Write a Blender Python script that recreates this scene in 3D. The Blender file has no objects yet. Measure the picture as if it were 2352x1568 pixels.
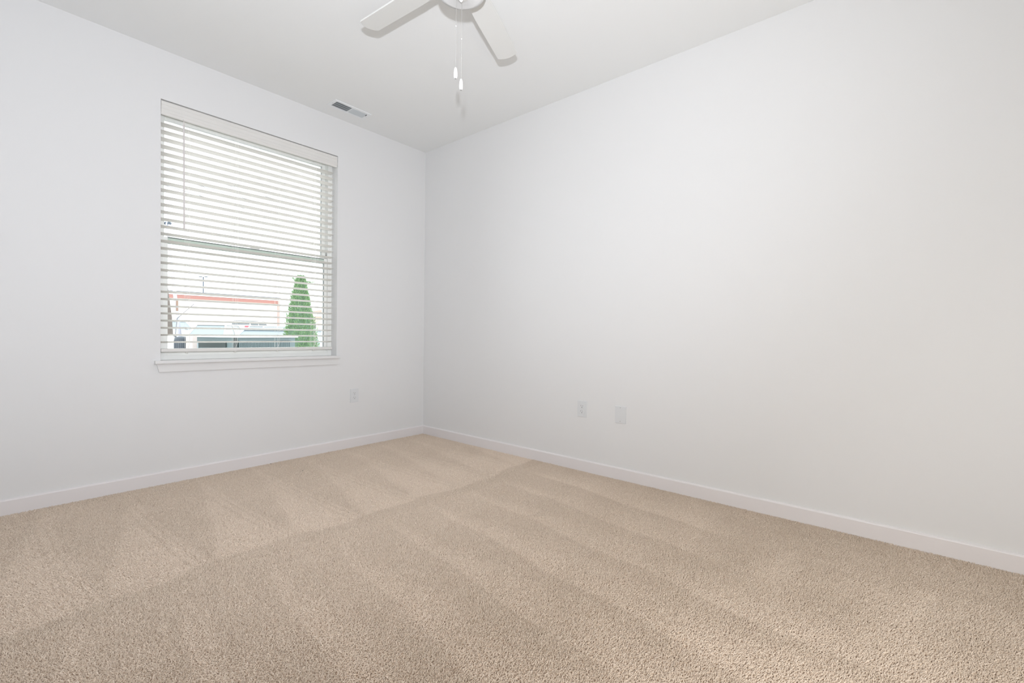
import bpy, bmesh, math, random
import numpy as np
from mathutils import Vector, Matrix

random.seed(7)
rng = np.random.default_rng(11)
sc = bpy.context.scene
COL = sc.collection

# ------------------------------------------------------------------ camera
CAM = Vector((-2.84414, -3.56507, 0.97238))
YAW, PITCH, ROLL = math.radians(49.52057), math.radians(-0.79311), math.radians(0.68248)
fw = Vector((math.sin(YAW) * math.cos(PITCH), math.cos(YAW) * math.cos(PITCH), math.sin(PITCH)))
r0 = Vector((math.cos(YAW), -math.sin(YAW), 0.0))
u0 = r0.cross(fw)
rt = math.cos(ROLL) * r0 + math.sin(ROLL) * u0
up = -math.sin(ROLL) * r0 + math.cos(ROLL) * u0
cd = bpy.data.cameras.new('camera')
cd.sensor_width = 36.0
cd.lens = 1048.10 / 2352 * 36
cd.clip_start = 0.02
cd.clip_end = 500
cam = bpy.data.objects.new('camera', cd)
COL.objects.link(cam)
M = Matrix.Identity(4)
for i in range(3):
    M[i][0], M[i][1], M[i][2], M[i][3] = rt[i], up[i], -fw[i], CAM[i]
cam.matrix_world = M
sc.camera = cam

# ------------------------------------------------------------------ world: bright overcast sky
w = bpy.data.worlds.new('overcast_sky')
sc.world = w
w.use_nodes = True
bg = w.node_tree.nodes['Background']
bg.inputs[0].default_value = (0.93, 0.965, 1.0, 1)
bg.inputs[1].default_value = 3.0

# ------------------------------------------------------------------ lights
def light(name, kind, loc, power, col=(1, 1, 1), **kw):
    ld = bpy.data.lights.new(name, kind)
    ld.energy = power
    ld.color = col
    for k, v in kw.items():
        setattr(ld, k, v)
    o = bpy.data.objects.new(name, ld)
    o.location = loc
    COL.objects.link(o)
    return o

# the photographer's flash, just above the lens (it throws the fan's shadow on the ceiling)
fl = light('camera_flash', 'SPOT', (-2.862, -3.544, 1.217), 240.0, (0.89, 0.915, 0.985), shadow_soft_size=0.022, spot_size=math.radians(160), spot_blend=1.0)
fl.rotation_euler = Vector((0.72, 2.25, 1.45)).to_track_quat('-Z', 'Y').to_euler()
# unseen warm fill light added behind the camera to brighten the right wall
sb = light('fill_light', 'AREA', (-2.62, -4.12, 0.72), 23.0, (1.0, 0.95, 0.88), shape='SQUARE', size=0.7)
sb.rotation_euler = Vector((2.6, -0.25, 0.40)).to_track_quat('-Z', 'Y').to_euler()

vs = sc.view_settings
vs.view_transform = 'Standard'
vs.look = 'None'
vs.gamma = 1.0
vs.use_curve_mapping = False
vs.exposure = 0.03
cy = sc.cycles
cy.max_bounces = 10
cy.diffuse_bounces = 8
cy.glossy_bounces = 4
cy.transmission_bounces = 8
cy.transparent_max_bounces = 16
cy.sample_clamp_indirect = 20.0
cy.use_denoising = True
cy.caustics_reflective = False
cy.caustics_refractive = False

# ------------------------------------------------------------------ helpers
def srgb(r, g, b):
    f = lambda c: (c / 255 / 12.92) if c / 255 <= 0.04045 else ((c / 255 + 0.055) / 1.055) ** 2.4
    return (f(r), f(g), f(b), 1.0)

MATS = {}
def mat(name, col, rough=0.6, metal=0.0, bump=0.0, bscale=200.0, vary=0.0, vscale=8.0, spec=0.5, trans=0.0):
    m = bpy.data.materials.new(name)
    m.use_nodes = True
    nt = m.node_tree
    b = nt.nodes['Principled BSDF']
    b.inputs['Roughness'].default_value = rough
    b.inputs['Metallic'].default_value = metal
    b.inputs['Specular IOR Level'].default_value = spec
    b.inputs['Base Color'].default_value = col
    tc = nt.nodes.new('ShaderNodeTexCoord')
    if vary > 0:
        n = nt.nodes.new('ShaderNodeTexNoise')
        n.inputs['Scale'].default_value = vscale
        n.inputs['Detail'].default_value = 4
        nt.links.new(tc.outputs['Object'], n.inputs['Vector'])
        mx = nt.nodes.new('ShaderNodeMix')
        mx.data_type = 'RGBA'
        mx.inputs['A'].default_value = tuple(c * (1 - vary) for c in col[:3]) + (1,)
        mx.inputs['B'].default_value = tuple(min(1, c * (1 + vary)) for c in col[:3]) + (1,)
        nt.links.new(n.outputs['Fac'], mx.inputs['Factor'])
        nt.links.new(mx.outputs['Result'], b.inputs['Base Color'])
    if bump > 0:
        n2 = nt.nodes.new('ShaderNodeTexNoise')
        n2.inputs['Scale'].default_value = bscale
        n2.inputs['Detail'].default_value = 3
        nt.links.new(tc.outputs['Object'], n2.inputs['Vector'])
        bp = nt.nodes.new('ShaderNodeBump')
        bp.inputs['Strength'].default_value = bump
        bp.inputs['Distance'].default_value = 0.001
        nt.links.new(n2.outputs['Fac'], bp.inputs['Height'])
        nt.links.new(bp.outputs['Normal'], b.inputs['Normal'])
    MATS[name] = m
    return m

PAINT = (0.80, 0.80, 0.80, 1)
mat('wall_paint', (0.725, 0.728, 0.728, 1), 0.7, bump=0.12, bscale=260, spec=0.3)
mat('ceiling_paint', (0.815, 0.825, 0.82, 1), 0.9, bump=0.1, bscale=220, spec=0.2)
mat('trim_paint', (0.76, 0.735, 0.735, 1), 0.35, spec=0.4)
mat('sill_paint', (0.72, 0.72, 0.715, 1), 0.4, spec=0.4)
mat('vinyl_white', (0.84, 0.85, 0.83, 1), 0.35)
mat('vinyl_shaded', (0.54, 0.63, 0.565, 1), 0.4)
mat('sash_seal', (0.22, 0.25, 0.25, 1), 0.5)
mat('blind_white', (0.86, 0.85, 0.82, 1), 0.45, vary=0.02, vscale=5)
mat('valance_white', (0.70, 0.69, 0.665, 1), 0.45, vary=0.015, vscale=5)
mat('cord_white', (0.88, 0.88, 0.85, 1), 0.8)
mat('wand_clear', (0.70, 0.67, 0.66, 1), 0.25)
mat('fan_white', (0.70, 0.705, 0.685, 1), 0.45)
mat('fan_housing', (0.72, 0.73, 0.73, 1), 0.4)
mat('enamel_bright', (0.93, 0.93, 0.93, 1), 0.3)
mat('chain_metal', (0.5, 0.5, 0.49, 1), 0.5, metal=0.2)
mat('chain_tip', (0.35, 0.35, 0.34, 1), 0.4, metal=0.5)
mat('plate_white', (0.67, 0.685, 0.695, 1), 0.35)
mat('slot_dark', (0.06, 0.06, 0.06, 1), 0.6)
mat('screw_grey', (0.55, 0.55, 0.55, 1), 0.4)
mat('vent_white', (0.80, 0.82, 0.83, 1), 0.45)
mat('vent_blade', (0.62, 0.66, 0.68, 1), 0.5)
mat('duct_shade', (0.035, 0.04, 0.045, 1), 0.8)
mat('subfloor', srgb(190, 170, 150), 0.95, vary=0.1, vscale=60)
mat('dark_lint', (0.02, 0.02, 0.02, 1), 0.8)
mat('pale_concrete', srgb(215, 213, 208), 0.9, vary=0.06, vscale=1.5)
mat('cream_wall', srgb(244, 240, 232), 0.9)
mat('orange_band', srgb(170, 124, 116), 0.8)
mat('coping_white', srgb(244, 244, 246), 0.7)
mat('coping_grey', srgb(122, 124, 130), 0.7)
mat('rust_trim', srgb(196, 165, 158), 0.8)
mat('sand_wall', srgb(226, 212, 194), 0.9)
mat('brown_eave', srgb(176, 160, 148), 0.8)
mat('roof_tan', srgb(194, 184, 180), 0.85)
mat('pole_white', srgb(186, 188, 202), 0.5)
mat('lamp_grey', srgb(92, 102, 114), 0.6)
mat('rod_grey', srgb(120, 122, 126), 0.7)
mat('pole_wood', srgb(112, 104, 98), 0.9, vary=0.15, vscale=10)
mat('pole_orange', srgb(146, 122, 108), 0.8)
mat('wire_grey', srgb(70, 72, 86), 0.7)
mat('leaf_green', srgb(130, 162, 118), 0.8, vary=0.45, vscale=22)
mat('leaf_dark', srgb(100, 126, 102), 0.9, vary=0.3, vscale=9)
mat('cabinet_teal', srgb(98, 114, 116), 0.5)
mat('cabinet_dark', srgb(52, 62, 62), 0.6)
mat('cabinet_panel', srgb(140, 152, 156), 0.5)
mat('condenser_grey', srgb(72, 80, 88), 0.5)
mat('condenser_fin', srgb(108, 114, 122), 0.5)
mat('car_white', srgb(236, 238, 242), 0.25)
mat('car_silver', srgb(208, 216, 224), 0.25)
mat('car_grey', srgb(186, 182, 178), 0.35)
mat('car_glass', srgb(104, 112, 115), 0.3)
mat('car_glass_pale', srgb(146, 156, 160), 0.3)
mat('tyre', (0.03, 0.03, 0.03, 1), 0.8)
mat('hub_grey', (0.5, 0.5, 0.5, 1), 0.4)
mat('tail_red', srgb(214, 90, 100), 0.3)
mat('head_lens', srgb(230, 232, 236), 0.15)
mat('rack_dark', srgb(96, 104, 104), 0.5)
mat('pale_block', srgb(246, 246, 240), 0.8)

def add_translucency(name, fac, col):
    nt = MATS[name].node_tree
    out = nt.nodes['Material Output']
    t = nt.nodes.new('ShaderNodeBsdfTranslucent')
    t.inputs[0].default_value = col
    mx = nt.nodes.new('ShaderNodeMixShader')
    mx.inputs[0].default_value = fac
    nt.links.new(nt.nodes['Principled BSDF'].outputs[0], mx.inputs[1])
    nt.links.new(t.outputs[0], mx.inputs[2])
    nt.links.new(mx.outputs[0], out.inputs[0])
add_translucency('blind_white', .6, (0.97, 0.96, 0.94, 1))
def glass_mat():
    m = bpy.data.materials.new('window_glass')
    m.use_nodes = True
    nt = m.node_tree
    for n in list(nt.nodes):
        nt.nodes.remove(n)
    out = nt.nodes.new('ShaderNodeOutputMaterial')
    tr = nt.nodes.new('ShaderNodeBsdfTransparent')
    tr.inputs[0].default_value = (0.985, 0.995, 0.99, 1)
    gl = nt.nodes.new('ShaderNodeBsdfGlossy')
    gl.inputs['Roughness'].default_value = 0.03
    mx = nt.nodes.new('ShaderNodeMixShader')
    fr = nt.nodes.new('ShaderNodeFresnel')
    fr.inputs[0].default_value = 1.25
    nt.links.new(fr.outputs[0], mx.inputs[0])
    nt.links.new(tr.outputs[0], mx.inputs[1])
    nt.links.new(gl.outputs[0], mx.inputs[2])
    nt.links.new(mx.outputs[0], out.inputs[0])
    MATS['window_glass'] = m
glass_mat()

def link(name, bm, m, parent=None, smooth=False, loc=None, rot=None):
    me = bpy.data.meshes.new(name)
    bmesh.ops.recalc_face_normals(bm, faces=bm.faces)
    bm.to_mesh(me)
    bm.free()
    for mm in ([m] if isinstance(m, str) else m):
        me.materials.append(MATS[mm])
    if smooth:
        for p in me.polygons:
            p.use_smooth = True
    o = bpy.data.objects.new(name, me)
    COL.objects.link(o)
    if parent:
        o.parent = parent
    if loc is not None:
        o.location = loc
    if rot is not None:
        o.rotation_euler = rot
    return o

def tag(o, label=None, cat=None, group=None, kind=None):
    if label: o['label'] = label
    if cat: o['category'] = cat
    if group: o['group'] = group
    if kind: o['kind'] = kind
    return o

def empty(name, loc, rz=0.0, label=None, cat=None, group=None, kind=None):
    o = bpy.data.objects.new(name, None)
    o.empty_display_size = 0.1
    o.location = loc
    o.rotation_euler = (0, 0, rz)
    COL.objects.link(o)
    return tag(o, label, cat, group, kind)

def box(bm, x0, x1, y0, y1, z0, z1, mi=0, bev=0.0):
    vs_ = [bm.verts.new(v) for v in ((x0, y0, z0), (x1, y0, z0), (x1, y1, z0), (x0, y1, z0), (x0, y0, z1), (x1, y0, z1), (x1, y1, z1), (x0, y1, z1))]
    fs = [bm.faces.new([vs_[i] for i in f]) for f in ((0, 3, 2, 1), (4, 5, 6, 7), (0, 1, 5, 4), (1, 2, 6, 5), (2, 3, 7, 6), (3, 0, 4, 7))]
    for f in fs:
        f.material_index = mi
    if bev > 0:
        es = {e for f in fs for e in f.edges}
        bmesh.ops.bevel(bm, geom=list(es), offset=bev, segments=2, profile=0.7, affect='EDGES')

def bx(*a, **k):
    bm = bmesh.new()
    box(bm, *a, **k)
    return bm

def tube(bm, pts, rad, seg=8, cap=True):
    pts = [Vector(p) for p in pts]
    rads = rad if isinstance(rad, (list, tuple)) else [rad] * len(pts)
    rings = []
    for i, p in enumerate(pts):
        d = (pts[min(i + 1, len(pts) - 1)] - pts[max(i - 1, 0)]).normalized()
        a = Vector((0, 0, 1)) if abs(d.z) < 0.9 else Vector((1, 0, 0))
        u = d.cross(a).normalized()
        v = d.cross(u)
        rings.append([bm.verts.new(p + rads[i] * (math.cos(2 * math.pi * k / seg) * u + math.sin(2 * math.pi * k / seg) * v)) for k in range(seg)])
    for a, b in zip(rings, rings[1:]):
        for k in range(seg):
            bm.faces.new((a[k], a[(k + 1) % seg], b[(k + 1) % seg], b[k]))
    if cap:
        bm.faces.new(rings[0]); bm.faces.new(rings[-1][::-1])

def lathe(bm, prof, seg=48, cx=0.0, cy_=0.0):
    rings = []
    for r, z in prof:
        if r < 1e-6:
            rings.append([bm.verts.new((cx, cy_, z))])
        else:
            rings.append([bm.verts.new((cx + r * math.cos(2 * math.pi * k / seg), cy_ + r * math.sin(2 * math.pi * k / seg), z)) for k in range(seg)])
    for a, b in zip(rings, rings[1:]):
        for k in range(seg):
            k2 = (k + 1) % seg
            if len(a) == 1 and len(b) == 1: continue
            if len(a) == 1: bm.faces.new((a[0], b[k2], b[k]))
            elif len(b) == 1: bm.faces.new((a[k], a[k2], b[0]))
            else: bm.faces.new((a[k], a[k2], b[k2], b[k]))

def prism(bm, poly, axis, a0, a1, mi=0):
    """poly: 2-D outline in the other two axes (cyclic order), extruded along axis from a0 to a1."""
    def P(p, a):
        return {'x': (a, p[0], p[1]), 'y': (p[0], a, p[1]), 'z': (p[0], p[1], a)}[axis]
    A = [bm.verts.new(P(p, a0)) for p in poly]
    B = [bm.verts.new(P(p, a1)) for p in poly]
    n = len(poly)
    fs = [bm.faces.new(A), bm.faces.new(B[::-1])]
    for i in range(n):
        fs.append(bm.faces.new((A[i], A[(i + 1) % n], B[(i + 1) % n], B[i])))
    for f in fs:
        f.material_index = mi
    return fs

# ------------------------------------------------------------------ room shell
H = 2.74
RX0, RY0 = -3.05, -4.35          # left-hand and near walls
WX0, WX1, WZ0, WZ1 = -2.092, -0.908, 0.785, 2.432   # window opening
T = 0.24

tag(link('floor', bx(RX0 - .1, .1, RY0 - .1, .1, -0.10, -0.0095), 'subfloor'), kind='structure')
tag(link('ceiling', bx(RX0 - .1, T, RY0 - .1, T, H, H + .15), 'ceiling_paint'), kind='structure')
bm = bmesh.new()   # wall with the window opening
xs = [RX0 - .1, WX0, WX1, T]
zs = [-0.33, WZ0 - .0212, WZ1, H]
def wall_open(bm, y0, y1):
    g = {}
    for yi, y in enumerate((y0, y1)):
        for i, x in enumerate(xs):
            for j, z in enumerate(zs):
                g[yi, i, j] = bm.verts.new((x, y, z))
    for yi in (0, 1):
        for i in range(3):
            for j in range(3):
                if (i, j) != (1, 1):
                    bm.faces.new((g[yi, i, j], g[yi, i + 1, j], g[yi, i + 1, j + 1], g[yi, i, j + 1]))
    for i in range(3):
        for j in (0, 3):
            bm.faces.new((g[0, i, j], g[0, i + 1, j], g[1, i + 1, j], g[1, i, j]))
    for j in range(3):
        for i in (0, 3):
            bm.faces.new((g[0, i, j], g[0, i, j + 1], g[1, i, j + 1], g[1, i, j]))
    for a, b in (((1, 1), (2, 1)), ((2, 1), (2, 2)), ((2, 2), (1, 2)), ((1, 2), (1, 1))):
        bm.faces.new((g[0, *a], g[0, *b], g[1, *b], g[1, *a]))
wall_open(bm, 0.0, T)
tag(link('wall_left', bm, 'wall_paint'), kind='structure')
tag(link('wall_right', bx(0, T, RY0 - .1, 0, -.33, H), 'wall_paint'), kind='structure')
tag(link('wall_near', bx(RX0 - .1, 0, RY0 - .1, RY0, -.1, H), 'wall_paint'), kind='structure')
tag(link('wall_side', bx(RX0 - .1, RX0, RY0, 0, -.1, H), 'wall_paint'), kind='structure')

BB = [(0, -0.012), (0.013, -0.012), (0.013, 0.071), (0.0115, 0.0745), (0.005, 0.0785), (0, 0.079)]
def baseboard(name, axis, sgn, a0, a1, off):
    bm = bmesh.new()
    poly = [(off + sgn * d, z) for d, z in BB]
    prism(bm, poly, axis, a0, a1)
    tag(link(name, bm, 'trim_paint'), kind='structure')
baseboard('baseboard_left', 'x', -1, RX0, 0, 0.0)
baseboard('baseboard_right', 'y', -1, RY0, -0.0, 0.0)
baseboard('baseboard_near', 'x', 1, RX0, 0, RY0)
baseboard('baseboard_side', 'y', 1, RY0, 0, RX0)

# ------------------------------------------------------------------ window
win = empty('window_1', ((WX0 + WX1) / 2, 0.12, WZ0), kind='structure')
def wl(name, bm, m, parent=win, **k):
    o = link(name, bm, m, parent, **k)
    if parent is win:
        o.matrix_parent_inverse = Matrix.Translation(-Vector(win.location))
    return o
def ring(bm, x0, x1, z0, z1, y0, y1, wl_, wr, wb, wt, bev=0.002):
    box(bm, x0, x0 + wl_, y0, y1, z0, z1, bev=bev)
    box(bm, x1 - wr, x1, y0, y1, z0, z1, bev=bev)
    box(bm, x0 + wl_, x1 - wr, y0, y1, z0, z0 + wb, bev=bev)
    box(bm, x0 + wl_, x1 - wr, y0, y1, z1 - wt, z1, bev=bev)
ZM = 1.585
bm = bmesh.new()
ring(bm, WX0, WX1, WZ0 - .004, WZ1, 0.092, 0.185, 0.034, 0.034, 0.032, 0.034)
wl('window_frame', bm, 'vinyl_white')
# upper sash, outer track
us = None
bm = bmesh.new()
ring(bm, WX0 + .034, WX1 - .034, ZM - .03, WZ1 - .034, 0.148, 0.178, 0.016, 0.032, 0.036, 0.035)
us = wl('upper_sash', bm, 'vinyl_white')
bm = bmesh.new()
box(bm, WX0 + .05, WX1 - .066, .160, .164, ZM + .006, WZ1 - .069)
pg = link('pane', bm, 'window_glass', us)
bm = bmesh.new()
box(bm, WX1 - .0675, WX1 - .0645, .146, .150, ZM + .006, WZ1 - .069)
link('sash_seal', bm, 'sash_seal', us)
# lower sash, inner track
bm = bmesh.new()
ring(bm, WX0 + .034, WX1 - .034, WZ0 + .026, ZM + .004, 0.104, 0.136, 0.026, 0.028, 0.034, 0.0005)
ls = wl('lower_sash', bm, 'vinyl_white')
bm = bmesh.new()
box(bm, WX0 + .060, WX1 - .060, .118, .122, WZ0 + .060, ZM - .036)
link('pane', bm, 'window_glass', ls)
bm = bmesh.new()
box(bm, WX1 - .0635, WX1 - .0600, .1035, .112, WZ0 + .060, ZM - .036)
link('sash_seal', bm, 'sash_seal', ls)
bm = bmesh.new()   # meeting rail: moulded, its shade painted in as grey green
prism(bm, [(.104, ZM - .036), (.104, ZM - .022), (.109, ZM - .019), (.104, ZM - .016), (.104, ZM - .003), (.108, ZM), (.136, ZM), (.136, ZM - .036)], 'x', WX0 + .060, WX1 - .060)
link('meeting_rail', bm, 'vinyl_shaded', ls)
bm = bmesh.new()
box(bm, WX0 + .060, WX1 - .060, .1025, .106, ZM, ZM + .0035)  # dark strip drawn in for the shadow line on top of the rail
link('rail_shadow_line', bm, 'sash_seal', ls)
bm = bmesh.new()   # cam lock on the meeting rail and the keeper
box(bm, -1.53, -1.47, .102, .130, ZM + .0035, ZM + .013, bev=.003)
tube(bm, [(-1.50, .112, ZM + .013), (-1.475, .098, ZM + .016)], .005, 8)
link('sash_lock', bm, 'vinyl_white', ls)
for xx in (WX0 + .09, WX1 - .09):
    bm = bmesh.new(); box(bm, xx - .03, xx + .03, .106, .128, ZM + .0035, ZM + .009, bev=.002)
    link('tilt_latch', bm, 'vinyl_white', ls)
bm = bmesh.new()   # dark balance shoe opening in the right jamb
box(bm, WX1 - .0355, WX1 - .0325, .118, .124, 1.620, 1.645)
box(bm, WX1 - .0358, WX1 - .0335, .116, .126, 1.612, 1.628)
wl('jamb_clip', bm, 'slot_dark')
bm = bmesh.new()   # frame track line
box(bm, WX1 - .0355, WX1 - .0335, .098, .1005, WZ0 + .06, ZM + .02)
wl('jamb_track', bm, 'screw_grey')
# stool and apron
bm = bmesh.new()
prism(bm, [(-2.125, -.036), (-.894, -.036), (-.894, -.0005), (WX1, -.0005), (WX1, .092), (WX0, .092), (WX0, -.0005), (-2.125, -.0005)], 'z', WZ0 - .021, WZ0)
bmesh.ops.bevel(bm, geom=[e for e in bm.edges if abs(e.verts[0].co.y + .036) < 1e-4 and abs(e.verts[1].co.y + .036) < 1e-4 and abs(e.verts[0].co.z - e.verts[1].co.z) < 1e-4], offset=.004, segments=3, affect='EDGES')
wl('window_stool', bm, 'sill_paint')
bm = bmesh.new()
prism(bm, [(-2.114, WZ0 - .0215), (-.8985, WZ0 - .0215), (-.906, WZ0 - .074), (-2.101, WZ0 - .074)], 'y', -.014, -.0005)
bmesh.ops.bevel(bm, geom=[e for e in bm.edges if abs(e.verts[0].co.z - (WZ0 - .074)) < 1e-4 and abs(e.verts[1].co.z - (WZ0 - .074)) < 1e-4 and e.verts[0].co.y < -.01 and e.verts[1].co.y < -.01], offset=.003, segments=2, affect='EDGES')
wl('window_apron', bm, 'sill_paint')

# ------------------------------------------------------------------ window blind
BX0, BX1 = -2.086, -0.928
BY = 0.052
bl = empty('window_blind', ((WX0 + WX1) / 2, BY, 2.43), label='white faux wood horizontal blind lowered over the window, slats open', cat='blind')
def bp(name, bm, m, parent=bl, **k):
    o = link(name, bm, m, parent, **k)
    if parent is bl:
        o.matrix_parent_inverse = Matrix.Translation(-Vector(bl.location))
    return o
bm = bmesh.new()   # moulded valance
prof = [(.004, 2.4255), (.0015, 2.420), (.0015, 2.404), (.004, 2.400), (.0045, 2.378), (.003, 2.376), (.003, 2.360), (.006, 2.354), (.0075, 2.343), (.011, 2.339), (.016, 2.339), (.016, 2.4255)]
prism(bm, prof, 'x', WX0 + .0025, WX1 - .0035)
val = bp('valance', bm, 'valance_white')
bm = bmesh.new()
box(bm, BX0 + .003, BX1 + .004, .018, .078, 2.372, 2.425, bev=.002)
bp('headrail', bm, 'blind_white')
# one slat shape, shared by 31 slats
def slat_mesh():
    bm = bmesh.new()
    n = 8
    wdt, th, crown = .050, .0028, .0022
    top, bot = [], []
    for i in range(n + 1):
        t = i / n * 2 - 1
        y = t * wdt / 2
        z = crown * (1 - t * t)
        e = th / 2 * (1 if abs(t) < .99 else .35)
        top.append((y, z + e)); bot.append((y, z - e))
    prism(bm, top + bot[::-1], 'x', -(BX1 - BX0) / 2, (BX1 - BX0) / 2)
    return bm
s0 = bp('slat', slat_mesh(), 'blind_white')
TILT = math.radians(-11.5)      # room-side edge raised
NS = 31
Z_TOP, PITCH_Z = 2.2915, 0.04635
for i in range(NS):
    o = s0 if i == 0 else s0.copy()
    if i:
        COL.objects.link(o)
    o.location = ((BX0 + BX1) / 2, BY, Z_TOP - i * PITCH_Z)
    o.rotation_euler = (TILT, random.uniform(-.0004, .0004), 0)
# extra slat stack end -> bottom rail
bm = bmesh.new()
prof = []
for k in range(24):
    a = 2 * math.pi * k / 24
    cx, sx = math.cos(a), math.sin(a)
    prof.append((BY + .026 * math.copysign(abs(cx) ** .45, cx), .847 + .0125 * math.copysign(abs(sx) ** .6, sx)))
prism(bm, prof, 'x', BX0 + .002, BX1 - .014)
rail = bp('bottom_rail', bm, 'valance_white')
bm = bmesh.new()
prism(bm, [(BY + (y - BY) * .93, .847 + (z - .847) * .9) for y, z in prof], 'x', BX1 - .014, BX1 - .005)
link('end_cap', bm, 'valance_white', rail)
LX = [-1.943, -1.656, -1.368, -1.090]
for x in LX:
    bm = bmesh.new()
    lathe(bm, [(0, .829), (.0075, .829), (.0085, .8335), (.0085, .838), (0, .838)], 16, x, BY - .014)
    link('cord_plug', bm, 'blind_white', rail)
st, ct = math.sin(TILT), math.cos(TILT)
for li, x in enumerate(LX):
    bm = bmesh.new()
    for dy in (-.0262, .0262):   # ladder strings in front of and behind the slats
        for k in (-.0035, .0035):
            tube(bm, [(x + k, BY + dy, 2.372), (x + k, BY + dy, .862)], .0006, 5)
    for i in range(NS):          # rungs under each slat
        zc = Z_TOP - i * PITCH_Z
        a = (x - .0035, BY - .026 * ct, zc - .026 * st - .0018)
        b = (x + .0035, BY + .026 * ct, zc + .026 * st - .0018)
        tube(bm, [a, b], .0008, 5)
    bp('ladder_cord', bm, 'cord_white')
    bm = bmesh.new()
    tube(bm, [(x + .012, BY - .0275, 2.372), (x + .0125, BY - .0275, 1.6), (x + .012, BY - .0275, .895), (x + .004, BY - .022, .861)], .0009, 5)
    bp('lift_cord', bm, 'cord_white')
bm = bmesh.new()
tube(bm, [(-1.9735, -.010, 2.327), (-1.9735, -.010, 2.300), (-1.971, -.010, 1.640), (-1.971, -.010, 1.634)], [.003, .0055, .0055, .004], 6)
tube(bm, [(-1.9735, .012, 2.345), (-1.9735, -.004, 2.340), (-1.9735, -.010, 2.327)], .0018, 6)
bp('tilt_wand', bm, 'wand_clear')
bm = bmesh.new()   # loose tail of the lift cord coiled behind the right end
pts = []
for k in range(40):
    a = k / 39 * 2 * math.pi * 2.2
    pts.append((-1.038 + .016 * math.cos(a), .088 + .002 * math.sin(a * .5), .985 - .0032 * k + .016 * math.sin(a)))
pts = [(-1.03, .086, 2.37), (-1.03, .086, 1.05)] + pts
tube(bm, pts, .0012, 5)
bp('cord_tail', bm, 'cord_white')

# ------------------------------------------------------------------ ceiling fan
FX, FY, BZ = -1.5237, -2.1355, 2.500
fan = empty('ceiling_fan', (FX, FY, H), label='white five-blade ceiling fan with two pull chains', cat='ceiling fan')
def fp(name, bm, m, parent=fan, **k):
    return link(name, bm, m, parent, **k)
bm = bmesh.new()
lathe(bm, [(0, 0), (.085, 0), (.09, -.012), (.088, -.06), (.078, -.075), (.10, -.09), (.132, -.105), (.138, -.13), (.138, -.175), (.13, -.2), (.10, -.215), (.09, -.232), (0, -.232)], 64)
fp('motor_housing', bm, 'fan_white', smooth=True)
bm = bmesh.new()   # flared switch cup under the motor
lathe(bm, [(0, -.225), (.09, -.228), (.100, -.240), (.1035, -.262), (.1045, -.310), (.1035, -.330), (.099, -.339), (.080, -.3445), (.034, -.348), (.030, -.350), (0, -.350)], 64)
cup = fp('switch_cup', bm, 'fan_housing', smooth=True)
bm = bmesh.new()
lathe(bm, [(.031, -.347), (.031, -.3515), (.027, -.354), (.0, -.355)], 40)
link('cap_ring', bm, 'fan_white', cup, smooth=True)
bm = bmesh.new()
for x0 in (-.006, ):
    lathe(bm, [(0, -.353), (.0075, -.354), (.009, -.360), (.0075, -.369), (.003, -.374), (0, -.375)], 20)
link('finial', bm, 'enamel_bright', cup, smooth=True)
def blade_mesh():
    bm = bmesh.new()
    R0, R1, w0, w1 = .095, .617, .052, .056
    out = []
    n = 10
    out.append((R0, -w0)); out.append((R0 + .2, -w1 * 1.0)); out.append((R1 - .012, -w1))
    # rounded squarish tip, arc bulging outward
    for k in range(n + 1):
        t = k / n
        y = -w1 + 2 * w1 * t
        bul = .020 * (1 - (2 * t - 1) ** 2)
        ck = .0
        out.append((R1 - .006 + bul - ck, y * .975))
    out.append((R1 - .012, w1)); out.append((R0 + .2, w1)); out.append((R0, w0))
    prism(bm, out, 'z', -.0035, .0035)
    bmesh.ops.bevel(bm, geom=[e for e in bm.edges if abs(e.verts[0].co.z - e.verts[1].co.z) < 1e-5], offset=.0012, segments=1, affect='EDGES')
    return bm
b0 = fp('blade', blade_mesh(), 'fan_white')
for i in range(5):
    o = b0 if i == 0 else b0.copy()
    if i:
        COL.objects.link(o)
    a = math.radians(22.8 + 72 * i)
    o.location = (0, 0, BZ - H)
    o.rotation_euler = (Matrix.Rotation(a, 3, 'Z') @ Matrix.Rotation(math.radians(-8.6), 3, 'X')).to_euler()
def chain(off, ztop, zend, kink):
    bm = bmesh.new()
    x, y = off
    n = int((ztop - zend) / .0065)
    for k in range(n):
        z = ztop - (k + .5) * .0065
        bmesh.ops.create_icosphere(bm, subdivisions=1, radius=.0010, matrix=Matrix.Translation((x, y, z)))
    tube(bm, [(x, y, ztop), (x, y, zend)], .00045, 5)
    c = fp('pull_chain', bm, 'chain_metal', smooth=True)
    bm = bmesh.new()
    bmesh.ops.create_uvsphere(bm, u_segments=10, v_segments=8, radius=.0022, matrix=Matrix.Translation((x, y, kink)))
    link('chain_connector', bm, 'enamel_bright', c, smooth=True)
    bm = bmesh.new()
    L = .044
    lathe(bm, [(0, zend + .001), (.0030, zend), (.0056, zend - .005), (.0070, zend - .013), (.0078, zend - .024), (.0079, zend - .035), (.0068, zend - L + .002), (.0055, zend - L), (0, zend - L)], 24, x, y)
    p = link('chain_pull', bm, 'enamel_bright', c, smooth=True)
    bm = bmesh.new()
    lathe(bm, [(0, zend - L), (.0034, zend - L), (.0034, zend - L - .003), (0, zend - L - .0035)], 16, x, y)
    link('pull_tip', bm, 'chain_tip', c, smooth=True)
chain((-.0103, .0185), -.346, 2.095 - H, 2.268 - H)
chain((.0057, .0015), -.372, 2.048 - H, 2.215 - H)

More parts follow.
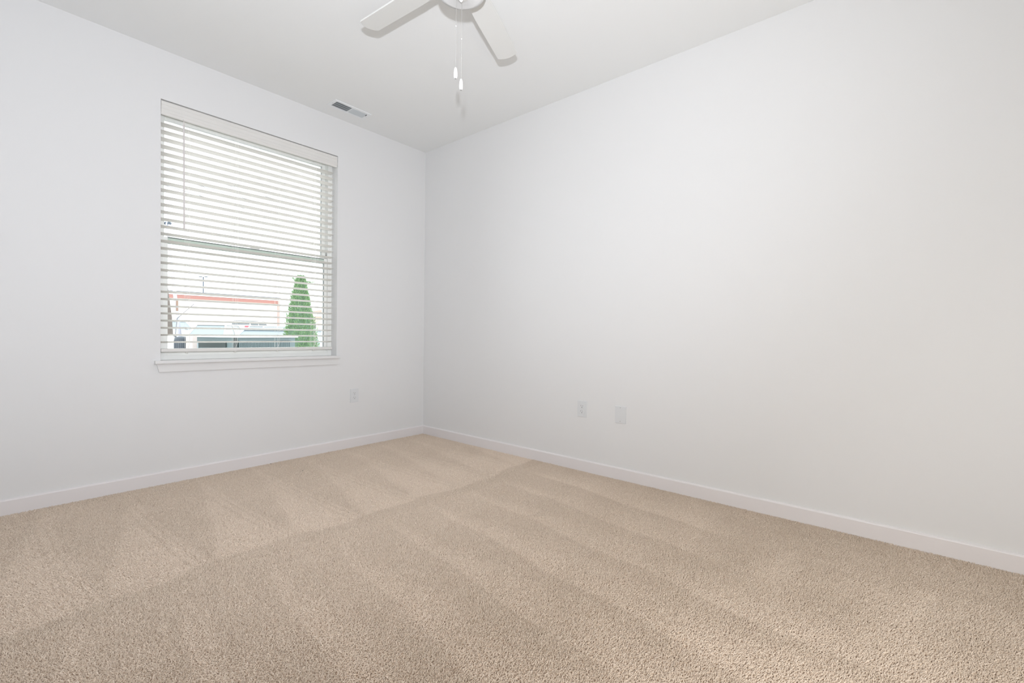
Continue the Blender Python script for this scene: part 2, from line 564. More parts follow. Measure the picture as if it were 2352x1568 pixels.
# ------------------------------------------------------------------ ceiling register
VX0, VX1, VY0, VY1 = -1.083, -0.775, -0.281, -0.153
vent = empty('ceiling_vent', ((VX0 + VX1) / 2, (VY0 + VY1) / 2, H), label='white two-way metal air register in the ceiling above the window', cat='vent')
hw, hd = (VX1 - VX0) / 2, (VY1 - VY0) / 2
bm = bmesh.new()
iw, idp = hw - .022, hd - .022
def strip(x0, x1, y0, y1):
    box(bm, x0, x1, y0, y1, -.006, -.0005, bev=.0015)
strip(-hw, hw, -hd, -idp); strip(-hw, hw, idp, hd); strip(-hw, -iw, -idp, idp); strip(iw, hw, -idp, idp)
box(bm, -.003, .003, -idp, idp, -.0075, -.001)
link('vent_frame', bm, 'vent_white', vent)
link('duct_shade_sheet', bx(-iw, iw, -idp, idp, -.0015, -.0005), 'duct_shade', vent)  # thin dark sheet painted for the shade inside the duct
l0 = link('louver', bx(-.0005, .0005, -idp, idp, -.0040, .0040), 'vent_blade', vent)
nl = 18
k = 0
for side in (-1, 1):
    for i in range(nl):
        o = l0 if k == 0 else l0.copy()
        if k: COL.objects.link(o)
        k += 1
        cx = side * (.0075 + (iw - .009) * (i + .5) / nl)
        o.location = (cx, 0, -.0045)
        # left half leans one way (dark gaps face the room), right half the other (faces catch the light)
        o.rotation_euler = (0, math.radians(36 if side < 0 else -50), 0)
for yy in (-idp * .34, idp * .34):
    link('cross_bar', bx(-iw, 0, yy - .0012, yy + .0012, -.0050, -.0020), 'vent_blade', vent)
for sx in (-1, 1):
    bm = bmesh.new(); lathe(bm, [(0, -.0078), (.003, -.0075), (.0038, -.006), (0, -.006)], 14, sx * (hw - .011), 0)
    link('screw', bm, 'screw_grey', vent)
link('damper_lever', bx(iw - .005, iw - .002, -.034, -.014, -.009, -.004), 'slot_dark', vent)

# ------------------------------------------------------------------ wall plates
def plate_body(w_, h_):
    bm = bmesh.new()
    prism(bm, [(-w_ / 2, -h_ / 2), (w_ / 2, -h_ / 2), (w_ / 2, h_ / 2), (-w_ / 2, h_ / 2)], 'y', -.0055, 0)
    bmesh.ops.bevel(bm, geom=[e for e in bm.edges if e.verts[0].co.y < -.005 and e.verts[1].co.y < -.005], offset=.003, segments=3, affect='EDGES')
    return bm
def slots(bm, cz):
    y0, y1 = -.0079, -.0074
    box(bm, -.0078, -.0058, y0, y1, cz + .001, cz + .010)
    box(bm, .0058, .0075, y0, y1, cz + .0015, cz + .0085)
    prism(bm, [(.0027 * math.cos(a), cz - .0068 + .0030 * math.sin(a)) for a in [2 * math.pi * i / 12 for i in range(12)]], 'y', y0, y1)
def outlet(loc, rz, label):
    e = empty('wall_outlet', loc, rz, label, 'outlet', None)
    link('cover_plate', plate_body(.079, .117), 'plate_white', e)
    for cz in (.0195, -.0195):
        bm = bmesh.new()
        pts = []
        for i in range(28):
            a = 2 * math.pi * i / 28
            x, z = .0172 * math.cos(a), .0172 * math.sin(a)
            pts.append((x, cz + max(-.0142, min(.0142, z))))
        prism(bm, pts, 'y', -.0075, -.004)
        f = link('receptacle', bm, 'plate_white', e)
        bm = bmesh.new(); slots(bm, cz)
        link('socket_slots', bm, 'slot_dark', f)
    bm = bmesh.new(); prism(bm, [(.003 * math.cos(i * math.pi / 6), .003 * math.sin(i * math.pi / 6)) for i in range(12)], 'y', -.0068, -.005)
    link('screw', bm, 'screw_grey', e)
    return e
outlet((-.7455, 0, .439), 0, 'white duplex outlet below and right of the window')
outlet((0, -1.8155, .4445), -math.pi / 2, 'white duplex outlet on the long right wall, nearer the corner')
e = empty('blank_plate', (0, -2.1185, .439), -math.pi / 2, 'blank white cover plate right of the outlet on the long right wall', 'cover plate')
link('cover_plate', plate_body(.083, .117), 'plate_white', e)
for z in (.0485, -.0435):
    bm = bmesh.new(); prism(bm, [(.0032 * math.cos(i * math.pi / 6), z + .0032 * math.sin(i * math.pi / 6)) for i in range(12)], 'y', -.0064, -.005)
    s = link('screw', bm, 'screw_grey', e)
    link('screw_slot', bx(-.0006, .0006, -.0068, -.0063, z - .0028, z + .0028), 'slot_dark', s)

# ------------------------------------------------------------------ carpet: yarn tufts leaning with the vacuum lanes
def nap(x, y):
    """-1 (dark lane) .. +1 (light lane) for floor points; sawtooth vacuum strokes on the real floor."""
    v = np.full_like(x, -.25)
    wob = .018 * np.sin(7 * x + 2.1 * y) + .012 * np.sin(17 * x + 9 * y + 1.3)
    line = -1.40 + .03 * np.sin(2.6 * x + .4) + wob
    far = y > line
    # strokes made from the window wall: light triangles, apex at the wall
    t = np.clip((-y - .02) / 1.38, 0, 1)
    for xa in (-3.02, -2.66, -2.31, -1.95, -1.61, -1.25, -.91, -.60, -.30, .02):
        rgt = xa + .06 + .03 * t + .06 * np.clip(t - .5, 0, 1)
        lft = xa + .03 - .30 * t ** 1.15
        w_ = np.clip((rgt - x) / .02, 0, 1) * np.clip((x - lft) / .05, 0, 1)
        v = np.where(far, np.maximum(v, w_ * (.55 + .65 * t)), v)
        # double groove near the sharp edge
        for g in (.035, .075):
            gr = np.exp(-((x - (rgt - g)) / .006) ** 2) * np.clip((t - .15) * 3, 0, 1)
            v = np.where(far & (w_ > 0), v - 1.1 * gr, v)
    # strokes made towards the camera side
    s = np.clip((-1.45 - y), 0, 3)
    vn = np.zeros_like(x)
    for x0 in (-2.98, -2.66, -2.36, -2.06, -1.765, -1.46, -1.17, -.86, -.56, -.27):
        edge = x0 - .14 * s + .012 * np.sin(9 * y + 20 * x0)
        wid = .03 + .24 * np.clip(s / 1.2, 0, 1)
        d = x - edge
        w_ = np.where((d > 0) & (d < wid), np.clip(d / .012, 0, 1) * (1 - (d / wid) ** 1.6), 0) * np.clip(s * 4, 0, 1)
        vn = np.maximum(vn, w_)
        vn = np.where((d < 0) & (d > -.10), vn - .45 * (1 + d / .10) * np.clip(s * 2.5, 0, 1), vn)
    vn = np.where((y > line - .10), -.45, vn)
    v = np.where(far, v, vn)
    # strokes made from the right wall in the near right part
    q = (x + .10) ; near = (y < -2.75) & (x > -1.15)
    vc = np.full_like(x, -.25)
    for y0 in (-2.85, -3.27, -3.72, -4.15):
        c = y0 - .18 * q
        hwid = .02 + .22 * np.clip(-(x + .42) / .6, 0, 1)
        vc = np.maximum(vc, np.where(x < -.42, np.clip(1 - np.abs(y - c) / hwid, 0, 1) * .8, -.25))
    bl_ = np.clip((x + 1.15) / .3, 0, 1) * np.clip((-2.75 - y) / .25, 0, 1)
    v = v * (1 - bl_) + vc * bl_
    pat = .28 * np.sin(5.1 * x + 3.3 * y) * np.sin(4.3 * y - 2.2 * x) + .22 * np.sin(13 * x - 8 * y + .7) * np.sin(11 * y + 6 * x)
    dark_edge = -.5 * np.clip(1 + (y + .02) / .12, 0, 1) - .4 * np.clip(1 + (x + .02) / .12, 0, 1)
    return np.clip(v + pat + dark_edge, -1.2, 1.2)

def build_pile():
    sp = .0037
    nx, ny = int(3.04 / sp), int(4.34 / sp)
    gx, gy = np.meshgrid(np.arange(nx), np.arange(ny))
    gx = RX0 + .006 + (gx.ravel() + rng.uniform(-.5, .5, gx.size)) * sp
    gy = RY0 + .006 + (gy.ravel() + rng.uniform(-.5, .5, gy.size)) * sp
    keep = (gx < -.014) & (gy < -.014) & (gx > RX0 + .014) & (gy > RY0 + .014)
    # floor right behind the lens gets half the density
    behind = ((gx - CAM.x) * fw.x + (gy - CAM.y) * fw.y) < .6
    keep &= ~behind | (rng.random(gx.size) < .35)
    gx, gy = gx[keep], gy[keep]
    n = gx.size
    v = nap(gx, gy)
    # lean: towards the lens where light, away where dark
    ang = np.arctan2(-fw.y, -fw.x)
    yaw = ang + rng.normal(0, 1.15 - .35 * np.abs(v), n) + np.where(v < 0, math.pi, 0) * (rng.random(n) < np.abs(v))
    lean = math.radians(50) + .16 * np.clip(v, -1, 1) + rng.normal(0, .17, n)
    # tufts are modelled along +z with bend to +x; rotate about y by lean then about z by yaw
    rot = np.stack([rng.uniform(-.25, .25, n), lean, yaw], 1).astype(np.float32)
    scl = (rng.normal(1.0, .13, n)).clip(.65, 1.4).astype(np.float32)
    tint = (rng.normal(0, .08, n) + .145 * v).astype(np.float32)  # lane part of the tint paints in light and shade of leaning pile
    pz = np.full(n, -.0075) + rng.uniform(-.0006, .0006, n)
    # variants (tiny bent yarn ends) stored in the same mesh
    V, F, G = [], [], []
    for k in range(5):
        L, rad = .0070 + .0009 * (k % 3), .00112 + .00010 * (k % 2)
        seg, rg = 4, 4
        base = len(V)
        cur = (k - 2) * .0010
        for i in range(rg):
            t = i / (rg - 1)
            c = (-.0026 * t * t + .0010 * math.sin(t * 5 + k), cur * math.sin(t * 3.6 + k), L * t)
            r_ = rad * (1.0 if t < .9 else .62)
            for j in range(seg):
                a = 2 * math.pi * j / seg + t * 1.4
                V.append((c[0] + r_ * math.cos(a), c[1] + r_ * math.sin(a), c[2])); G.append(k + 1)
        for i in range(rg - 1):
            for j in range(seg):
                j2 = (j + 1) % seg
                F.append((base + i * seg + j, base + i * seg + j2, base + (i + 1) * seg + j2, base + (i + 1) * seg + j))
        F.append(tuple(base + (rg - 1) * seg + j for j in range(seg)))
    nv = len(V)
    me = bpy.data.meshes.new('carpet_pile')
    allv = [tuple(map(float, p)) for p in V]
    me.from_pydata(allv, [], F)
    me.vertices.add(n)
    co = np.empty(((nv + n), 3), dtype=np.float32)
    co[:nv] = np.array(allv, dtype=np.float32)
    co[nv:, 0], co[nv:, 1], co[nv:, 2] = gx, gy, pz
    me.vertices.foreach_set('co', co.ravel())
    def attr(name, typ, arr, key):
        a = me.attributes.new(name, typ, 'POINT')
        a.data.foreach_set(key, arr.ravel())
    attr('variant', 'INT', np.concatenate([np.array(G), np.zeros(n)]).astype(np.int32), 'value')
    attr('tuft_rot', 'FLOAT_VECTOR', np.concatenate([np.zeros((nv, 3)), rot]).astype(np.float32), 'vector')
    attr('tuft_scale', 'FLOAT', np.concatenate([np.ones(nv), scl]).astype(np.float32), 'value')
    attr('tint', 'FLOAT', np.concatenate([np.zeros(nv), tint]).astype(np.float32), 'value')
    me.update()
    o = bpy.data.objects.new('carpet_pile', me)
    COL.objects.link(o)
    # material
    m = bpy.data.materials.new('carpet_yarn')
    m.use_nodes = True
    nt = m.node_tree
    b = nt.nodes['Principled BSDF']
    b.inputs['Roughness'].default_value = .9
    b.inputs['Specular IOR Level'].default_value = .15
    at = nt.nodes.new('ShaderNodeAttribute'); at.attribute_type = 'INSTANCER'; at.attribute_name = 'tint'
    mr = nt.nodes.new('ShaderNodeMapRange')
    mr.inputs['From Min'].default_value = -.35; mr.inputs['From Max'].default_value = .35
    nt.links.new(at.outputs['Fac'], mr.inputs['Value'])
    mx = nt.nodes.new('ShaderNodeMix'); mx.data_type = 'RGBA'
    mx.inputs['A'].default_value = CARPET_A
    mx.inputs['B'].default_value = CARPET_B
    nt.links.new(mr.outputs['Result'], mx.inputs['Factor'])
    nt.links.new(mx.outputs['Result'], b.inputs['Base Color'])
    me.materials.append(m)
    # geometry nodes
    ng = bpy.data.node_groups.new('yarn_tufts', 'GeometryNodeTree')
    ng.interface.new_socket('Geometry', in_out='INPUT', socket_type='NodeSocketGeometry')
    ng.interface.new_socket('Geometry', in_out='OUTPUT', socket_type='NodeSocketGeometry')
    N = ng.nodes.new
    gi, go = N('NodeGroupInput'), N('NodeGroupOutput')
    na = lambda nm, t: (lambda q: (setattr(q, 'data_type', t), q.inputs['Name'].__setattr__('default_value', nm), q)[2])(N('GeometryNodeInputNamedAttribute'))
    av, ar, as_ = na('variant', 'INT'), na('tuft_rot', 'FLOAT_VECTOR'), na('tuft_scale', 'FLOAT')
    cmp_ = N('FunctionNodeCompare'); cmp_.data_type = 'INT'; cmp_.operation = 'GREATER_THAN'
    L = ng.links.new
    L(av.outputs['Attribute'], cmp_.inputs[2]); cmp_.inputs[3].default_value = 0
    sep = N('GeometryNodeSeparateGeometry'); sep.domain = 'POINT'
    L(gi.outputs[0], sep.inputs['Geometry']); L(cmp_.outputs[0], sep.inputs['Selection'])
    spl = N('GeometryNodeSplitToInstances'); spl.domain = 'POINT'
    L(sep.outputs['Selection'], spl.inputs['Geometry']); L(av.outputs['Attribute'], spl.inputs['Group ID'])
    e2r = N('FunctionNodeEulerToRotation'); L(ar.outputs['Attribute'], e2r.inputs[0])
    m2p = N('GeometryNodeMeshToPoints'); L(sep.outputs['Inverted'], m2p.inputs['Mesh'])
    iop = N('GeometryNodeInstanceOnPoints')
    L(m2p.outputs[0], iop.inputs['Points']); L(spl.outputs['Instances'], iop.inputs['Instance'])
    iop.inputs['Pick Instance'].default_value = True
    L(e2r.outputs[0], iop.inputs['Rotation']); L(as_.outputs['Attribute'], iop.inputs['Scale'])
    L(iop.outputs[0], go.inputs[0])
    md = o.modifiers.new('yarn_tufts', 'NODES'); md.node_group = ng
    tag(o, 'wall-to-wall beige cut-pile carpet with vacuum stroke marks', 'carpet', kind='stuff')
    return n
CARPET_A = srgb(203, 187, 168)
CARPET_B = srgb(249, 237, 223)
print('tufts', build_pile())
for (x, y), lb in (((-1.357, -.368), 'tiny dark speck of lint on the carpet, farther from the window wall'), ((-1.437, -.030), 'tiny dark speck of lint on the carpet against the window wall')):
    bm = bmesh.new()
    bmesh.ops.create_icosphere(bm, subdivisions=1, radius=.0035)
    for v in bm.verts:
        v.co.x *= 1.5; v.co.z *= .6
    tag(link('lint_speck', bm, 'dark_lint', loc=(x, y, -.001)), lb, 'lint')

# ------------------------------------------------------------------ outside
def gz(x, y):
    return -.33 + max(0.0, (y - 6) * .0105)
bm = bmesh.new()
a = [bm.verts.new(v) for v in ((-40, T, -.33), (60, T, -.33), (60, 6, -.33), (-40, 6, -.33), (90, 120, gz(0, 120)), (-60, 120, gz(0, 120)))]
bm.faces.new((a[0], a[1], a[2], a[3])); bm.faces.new((a[3], a[2], a[4], a[5]))
r = bmesh.ops.extrude_face_region(bm, geom=bm.faces[:])
bmesh.ops.translate(bm, verts=[v for v in r['geom'] if isinstance(v, bmesh.types.BMVert)], vec=(0, 0, -.2))
tag(link('ground', bm, 'pale_concrete'), kind='structure')

# long cream building with an orange band
bz = gz(0, 45)
b = empty('long_building', (6, 45, bz), 0, 'long flat-roofed cream building with an orange-red band under its roof', 'building')
top = 4.52 - bz
bm = bmesh.new(); box(bm, -12, 11.2, 0, 14, 0, top - .02); link('wall', bm, 'cream_wall', b)
bm = bmesh.new(); box(bm, -12.02, 11.22, -.10, 14, top - .64, top - .33); link('orange_band', bm, 'orange_band', b)
bm = bmesh.new(); box(bm, -12.05, 11.25, -.14, 14, top - .33, top - .06); link('fascia', bm, 'coping_white', b)
bm = bmesh.new(); box(bm, -12.10, 11.30, -.20, 14, top - .06, top); link('coping', bm, 'coping_grey', b)
bm = bmesh.new(); box(bm, 11.06, 11.24, -.16, .05, 0, top - .33); link('corner_trim', bm, 'rust_trim', b)
for i in range(3):
    bm = bmesh.new(); box(bm, -1 + i * 3.5, .6 + i * 3.5, 5, 6.2, top, top + .35); link('roof_unit', bm, 'coping_grey', b)
# small tan house behind the tree
b = empty('tan_house', (16.4, 33.0, gz(0, 33)), math.radians(-30), 'small sand-coloured building with a low brown-edged roof behind the shrub', 'building')
h = 2.45
bm = bmesh.new(); box(bm, -2.6, 3.0, 0, 6, 0, h); link('wall', bm, 'sand_wall', b)
bm = bmesh.new(); prism(bm, [(-3.1, h - .1), (3.5, h - .1), (3.5, h + .02), (.2, h + .62), (-3.1, h + .02)], 'y', -.5, 6.4); link('roof', bm, 'roof_tan', b)
bm = bmesh.new(); prism(bm, [(-3.15, h - .16), (-3.15, h), (.2, h + .60), (3.55, h), (3.55, h - .16), (.2, h + .44)], 'y', -.56, -.5); link('eave', bm, 'brown_eave', b)
for x0 in (-2.0, .5):
    bm = bmesh.new(); box(bm, x0, x0 + 1.0, -.03, .02, .9, 1.9); f = link('window', bm, 'coping_white', b)
    bm = bmesh.new(); box(bm, x0 + .08, x0 + .92, -.05, -.02, .98, 1.82); link('pane', bm, 'car_glass', f)

# poles and wires
def lamp_post(name, base, topp, r0_, r1_, heads, label, mpole):
    e_ = empty(name, base, 0, label, 'street lamp')
    d = Vector(topp) - Vector(base)
    bm = bmesh.new(); tube(bm, [(0, 0, 0), tuple(d * .5 + Vector((.0, 0, 0))), tuple(d)], [r0_, (r0_ + r1_) / 2, r1_], 12)
    link('pole', bm, mpole, e_, smooth=True)
    for s in heads:
        hx = Vector((.649, -.76, 0)) * s
        bm = bmesh.new(); tube(bm, [tuple(d - Vector((0, 0, .05))), tuple(d + hx * .6 + Vector((0, 0, .05)))], .03, 6); a_ = link('arm', bm, 'lamp_grey', e_)
        bm = bmesh.new(); c = d + hx
        bmesh.ops.create_cube(bm, size=1, matrix=Matrix.Translation(c) @ Matrix.Rotation(-.86, 4, 'Z') @ Matrix.Diagonal((abs(s) * .9, .18, .11, 1)))
        bmesh.ops.bevel(bm, geom=bm.edges[:], offset=.03, segments=2, affect='EDGES')
        link('lamp_head', bm, 'lamp_grey', a_)
lamp_post('street_lamp', (2.98, 20.42, gz(0, 20.4)), (2.56, 21.02, 5.70), .085, .05, (-.11, .12), 'tall white leaning lamp post close behind the left side of the window', 'pole_white')
lamp_post('street_lamp', (16.46, 66.4, gz(0, 66)), (16.46, 66.4, 8.15), .075, .065, (-.38, .38), 'distant twin-headed lamp post standing beyond the long building', 'lamp_grey')
e = empty('utility_pole', (.17, 9.85, gz(0, 9.85)), 0, 'brown wooden utility pole at the left edge of the window view', 'pole')
bm = bmesh.new(); tube(bm, [(0, 0, 0), (-.05, .07, 1.6), (-.13, .14, 3.1)], [.13, .105, .03], 12); link('pole', bm, 'pole_wood', e, smooth=True)
bm = bmesh.new(); box(bm, .10, .14, -.12, -.06, 1.75, 2.0, bev=.01); link('orange_conduit', bm, 'pole_orange', e)
bm = bmesh.new(); tube(bm, [(1.30, 14.69, gz(0, 14.7)), (1.42, 14.55, 1.39), (1.78, 14.15, 1.87)], [.014, .014, .010], 6)
tag(link('thin_rod', bm, 'rod_grey'), 'thin grey bent rod leaning outward beside the brown utility pole', 'rod')
WIRES = [([(1.5, 22.8, 7.93), (3.09, 23.53, 7.98), (4.86, 24.53, 8.07), (7.59, 25.95, 8.20), (11.62, 27.41, 8.36), (18, 30.5, 9.3)], 'lowest thin overhead wire crossing the sky behind the blind'),
         ([(2.2, 21.9, 7.9), (3.80, 22.70, 8.14), (6.54, 24.11, 8.34), (11.15, 26.42, 8.75), (18, 30, 9.6)], 'middle thin overhead wire crossing the sky behind the blind'),
         ([(2.5, 22.9, 8.75), (5.97, 24.79, 9.05), (8.59, 26.35, 9.32), (11.62, 27.43, 9.50), (18, 30, 10.2)], 'highest thin overhead wire crossing the sky behind the blind')]
for pts, lb in WIRES:
    bm = bmesh.new(); tube(bm, pts, .012, 6)
    tag(link('overhead_wire', bm, 'wire_grey'), lb, 'wire')

# arborvitae
def arborvitae():
    e_ = empty('conifer_shrub', (1.30, 5.47, -.33), 0, 'tall cone-shaped green evergreen shrub outside the window', 'shrub')
    bm = bmesh.new(); tube(bm, [(0, 0, 0), (0, 0, 1.6)], [.05, .02], 8); link('trunk', bm, 'pole_wood', e_)
    HT = 2.44
    def rad(t):
        return .385 * min(1.0, (1 - t) ** .62 * 1.12) * (1 - .25 * max(0, .12 - t) / .12)
    bm = bmesh.new()
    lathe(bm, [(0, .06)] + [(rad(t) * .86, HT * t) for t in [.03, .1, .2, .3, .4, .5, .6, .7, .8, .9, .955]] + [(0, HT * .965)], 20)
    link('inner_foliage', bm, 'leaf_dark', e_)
    V, F = [], []
    R_ = random.Random(3)
    for i in range(15000):
        t = R_.random() ** 1.15 * .985 + .005
        a_ = R_.uniform(0, 2 * math.pi)
        lump = 1 + .10 * math.sin(5 * a_ + 9 * t) + .07 * math.sin(11 * a_ - 17 * t)
        rr = rad(t) * R_.uniform(.80, 1.03) * lump
        if t > .93: rr += R_.uniform(0, .03)
        z = HT * t
        p = Vector((rr * math.cos(a_), rr * math.sin(a_), z))
        outw = Vector((math.cos(a_), math.sin(a_), R_.uniform(.5, 2.2))).normalized()
        side = outw.cross(Vector((R_.uniform(-1, 1), R_.uniform(-1, 1), R_.uniform(-1, 1)))).normalized()
        L_, w_ = R_.uniform(.022, .048), R_.uniform(.005, .010)
        k = len(V)
        V += [p - outw * .01, p + outw * L_ * .5 + side * w_, p + outw * L_, p + outw * L_ * .5 - side * w_]
        F.append((k, k + 1, k + 2, k + 3))
    for (dx, dy, hh) in ((-.03, .02, .10), (.0, 0, .12), (.04, -.03, .09), (-.06, .05, .07), (.075, -.085, -.03), (.085, -.10, -.01)):
        for j in range(26):
            f_ = j / 25
            p = Vector((dx * (1 + f_), dy * (1 + f_), HT * .94 + hh * f_))
            outw = Vector((R_.uniform(-1, 1), R_.uniform(-1, 1), 1.3)).normalized()
            side = outw.cross(Vector((R_.uniform(-1, 1), R_.uniform(-1, 1), .2))).normalized()
            k = len(V)
            V += [p, p + outw * .02 + side * .006, p + outw * .04, p + outw * .02 - side * .008]
            F.append((k, k + 1, k + 2, k + 3))
    me = bpy.data.meshes.new('foliage'); me.from_pydata([tuple(v) for v in V], [], F); me.materials.append(MATS['leaf_green'])
    o = bpy.data.objects.new('foliage', me); COL.objects.link(o); o.parent = e_; o['kind'] = 'stuff'
arborvitae()

# louvred equipment cabinet
ang = math.radians(24.8)
e = empty('equipment_cabinet', (-.57, 3.32, -.33), ang, 'large grey-green louvred outdoor equipment cabinet in front of the shrub', 'cabinet')
HC = 1.225
link('base', bx(-.03, 1.17, -.03, .85, 0, .06), 'pale_block', e)
link('body', bx(.012, 1.13, .012, .80, .06, HC), 'cabinet_teal', e)
link('cap', bx(-.015, 1.165, -.015, .83, HC, HC + .028), 'car_white', e)
link('corner_post', bx(0, .03, 0, .03, .06, HC), 'cabinet_dark', e)
link('louvre_backing', bx(.05, 1.02, .004, .012, .10, HC - .05), 'cabinet_dark', e)
l0 = link('louvre', bx(-.0055, .0055, -.012, .004, .11, HC - .06), 'cabinet_teal', e)
for i in range(46):
    o = l0 if i == 0 else l0.copy()
    if i: COL.objects.link(o)
    o.location = (.062 + i * .0208, 0, 0)
for z in (HC - .04, HC - .22, HC - .5, HC - .8):
    link('cross_rail', bx(.05, 1.02, -.014, -.010, z - .006, z + .006), 'cabinet_teal', e)
link('side_vent', bx(-.004, .012, .16, .62, HC - .14, HC - .06), 'cabinet_dark', e)
link('side_panel', bx(-.006, .012, .64, .78, HC - .5, HC - .06), 'cabinet_panel', e)
link('warning_plate', bx(-.006, .012, .30, .56, HC - .42, HC - .26), 'cabinet_panel', e)
# small condenser
e = empty('condenser_unit', (-.865, 4.59, -.33), math.radians(-50), 'small grey finned condenser unit left of the equipment cabinet', 'air conditioner')
bm = bmesh.new(); lathe(bm, [(0, 0), (.09, 0), (.095, .02), (.095, 1.19), (.085, 1.215), (0, 1.23)], 24); link('casing', bm, 'condenser_grey', e)
f0 = link('fin', bx(.094, .100, -.002, .002, .05, 1.17), 'condenser_fin', e)
for i in range(28):
    o = f0 if i == 0 else f0.copy()
    if i: COL.objects.link(o)
    o.rotation_euler = (0, 0, 2 * math.pi * i / 28)
bm = bmesh.new(); tube(bm, [(-.13, -.03, 0), (-.13, -.03, 1.19)], .012, 8); link('pipe', bm, 'condenser_grey', e)
link('low_block', bx(-1.37, -1.28, 3.22, 3.30, -.33, .915, bev=.01), 'pale_block')
tag(bpy.data.objects['low_block'], 'plain white upright block at the lower left of the window view', 'block')
link('pale_post', bx(-.045, .045, -.045, .045, 0, 1.245, bev=.008), 'roof_tan', loc=(-.986, 3.654, -.33), rot=(0, 0, .7))
tag(bpy.data.objects['pale_post'], 'pale pinkish post between the small condenser and the big cabinet', 'post')

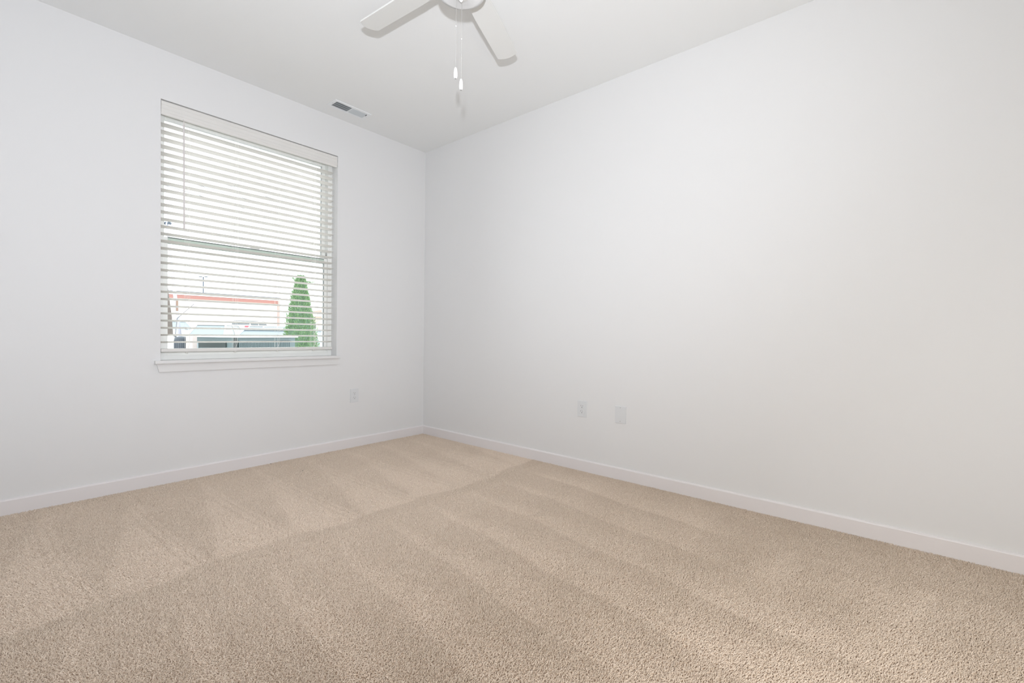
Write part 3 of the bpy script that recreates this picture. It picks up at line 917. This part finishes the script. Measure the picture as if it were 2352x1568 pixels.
# cars
def car(loc, heading, label, paint='car_white', glass='car_glass_pale', L=4.5, W=1.78, Hh=1.45, suv=False, rear=False, rack=False):
    """heading: direction the front points, radians; local +x is the front."""
    e_ = empty('parked_car', loc, heading, label, 'car')
    bh = Hh * .60
    x0, x1 = -L / 2, L / 2
    prof = [(x0, .35), (x0 - .02, .6), (x0 + .02, bh - .06), (x0 + .10, bh), (x1 - 1.15, bh), (x1 - .25, bh - .16), (x1 - .03, bh - .30), (x1, .45), (x1 - .05, .25), (x0 + .05, .25)]
    if suv:
        prof[5] = (x1 - .20, bh - .08); prof[6] = (x1 - .02, bh - .25)
    bm = bmesh.new(); st_ = []
    for y, s in ((-W / 2, .93), (-W / 2 + .06, 1), (W / 2 - .06, 1), (W / 2, .93)):
        st_.append([bm.verts.new((x * (1 if s == 1 else .985), y, .5 + (z - .5) * s)) for x, z in prof])
    n = len(prof)
    for A, B in zip(st_, st_[1:]):
        for i in range(n):
            bm.faces.new((A[i], A[(i + 1) % n], B[(i + 1) % n], B[i]))
    bm.faces.new(st_[0]); bm.faces.new(st_[-1][::-1])
    link('body', bm, paint, e_)
    rf = (x1 - 1.15, x1 - 1.85, (x0 + .45 if not suv else x0 + .25), (x0 + .06 if not suv else x0 + .05))
    wb, wt = W / 2 - .08, W / 2 - .24
    bm = bmesh.new()
    lo = [(rf[0], -wb), (rf[3], -wb), (rf[3], wb), (rf[0], wb)]
    hi = [(rf[1], -wt), (rf[2], -wt), (rf[2], wt), (rf[1], wt)]
    A = [bm.verts.new((x, y, bh)) for x, y in lo]; B = [bm.verts.new((x, y, Hh - .05)) for x, y in hi]
    for i in range(4): bm.faces.new((A[i], A[(i + 1) % 4], B[(i + 1) % 4], B[i]))
    bm.faces.new(A); bm.faces.new(B[::-1])
    gh = link('windows', bm, glass, e_)
    bm = bmesh.new()
    for i in range(4):
        a_, c_ = Vector(A_ := (lo[i][0], lo[i][1], bh)), Vector((hi[i][0], hi[i][1], Hh - .05))
        tube(bm, [a_, c_], .04, 6)
    for xm in ((rf[1] + rf[2]) / 2,):
        for s in (-1, 1):
            tube(bm, [(xm, s * wb, bh), (xm, s * wt, Hh - .05)], .035, 6)
    link('pillars', bm, paint, e_)
    bm = bmesh.new()
    prism(bm, [(rf[1] + .05, -wt - .03), (rf[2] - .06, -wt - .03), (rf[2] - .06, wt + .03), (rf[1] + .05, wt + .03)], 'z', Hh - .06, Hh)
    bmesh.ops.bevel(bm, geom=[ed for ed in bm.edges if ed.verts[0].co.z > Hh - .01 and ed.verts[1].co.z > Hh - .01], offset=.035, segments=3, affect='EDGES')
    link('roof', bm, paint, e_)
    for sx in (-1, 1):
        for sy in (-1, 1):
            bm = bmesh.new(); cx = sx * L * .31
            tube(bm, [(cx, sy * (W / 2 - .2), .33), (cx, sy * (W / 2 + .01), .33)], .33, 20)
            wh = link('wheel', bm, 'tyre', e_)
            bm = bmesh.new(); tube(bm, [(cx, sy * (W / 2), .33), (cx, sy * (W / 2 + .02), .33)], .19, 14); link('hub_cap', bm, 'hub_grey', wh)
    for sy in (-1, 1):
        bm = bmesh.new()
        if suv: box(bm, x0 - .06, x0 + .06, sy * (W / 2 - .30) - .20, sy * (W / 2 - .30) + .20, bh + .24, bh + .38, bev=.02)
        else: box(bm, x0 - .035, x0 + .06, sy * (W / 2 - .20) - .13, sy * (W / 2 - .20) + .13, bh - .26, bh - .12, bev=.02)
        link('tail_light', bm, 'tail_red', e_)
        bm = bmesh.new(); box(bm, x1 - .18, x1 + .0, sy * (W / 2 - .28) - .16, sy * (W / 2 - .28) + .16, bh - .38, bh - .26, bev=.02); link('headlight', bm, 'head_lens', e_)
        bm = bmesh.new(); box(bm, rf[0] - .25, rf[0] - .10, sy * (W / 2 + .04) - .07, sy * (W / 2 + .04) + .07, bh, bh + .12, bev=.02); link('mirror', bm, paint, e_)
        if rack:
            bm = bmesh.new(); tube(bm, [(rf[1] - .1, sy * (wt - .03), Hh + .01), (rf[1] - .2, sy * (wt - .03), Hh + .06), (rf[2] + .2, sy * (wt - .03), Hh + .06), (rf[2] + .1, sy * (wt - .03), Hh + .01)], .02, 6); link('roof_rail', bm, 'rack_dark', e_)
    if suv:
        bm = bmesh.new(); box(bm, x0 - .03, x0 + .16, -wb, wb, bh - .3, bh + .46, bev=.03); link('tailgate', bm, paint, e_)
    bm = bmesh.new()
    for s in (-1, 1):
        tube(bm, [(rf[0] + .02, s * .35, bh + .015), (rf[0] - .25, s * .02 - .3, bh + .12)], .012, 5)
    link('wiper', bm, 'rack_dark', e_)
    if rack:
        bm = bmesh.new()
        for xx in (rf[1] - .4, rf[2] + .5): tube(bm, [(xx, -wt, Hh + .07), (xx, wt, Hh + .07)], .018, 6)
        link('roof_crossbar', bm, 'rack_dark', e_)
HF = math.atan2(-.649, -.761)      # facing the window
fvec = Vector((.761, .649, 0))
def at(lat, dep):
    p = Vector((CAM.x, CAM.y, 0)) + dep * fvec + lat * Vector((.649, -.76, 0))
    return p
p = at(-5.75, 11.2); car((p.x, p.y, -.36), HF, 'silver sedan facing the window behind the equipment cabinet', 'car_silver', suv=False, Hh=1.44, W=1.70)
p = at(-22.6, 40.0); car((p.x, p.y, gz(0, p.y)), HF + math.pi, 'white sport utility vehicle seen from behind with red tail lights and roof rack', 'car_white', suv=True, Hh=1.82, W=1.95, rack=True, glass='car_glass')
p = at(-17.0, 27.0); car((p.x, p.y, gz(0, p.y)), HF + .5, 'white car parked at the left of the row near the lamp post', 'car_white', suv=False, Hh=1.50)
p = at(-13.4, 20.4); car((p.x, p.y, gz(0, p.y) - .02), HF + .25, 'grey car parked between the lamp post and the silver sedan', 'car_grey', suv=False, Hh=1.52, W=1.6, L=4.0)
p = at(-17.2, 33.5); car((p.x, p.y, gz(0, p.y)), HF + math.pi - .35, 'white car with its back to the window, nearest the evergreen shrub', 'car_white', suv=False, Hh=1.50)
p = at(-24.8, 37.5); car((p.x - 2.0, p.y + 2.0, gz(0, p.y + 2.0)), HF + 1.2, 'white van-like car farthest back, beside the cream building', 'car_silver', suv=True, Hh=1.75)
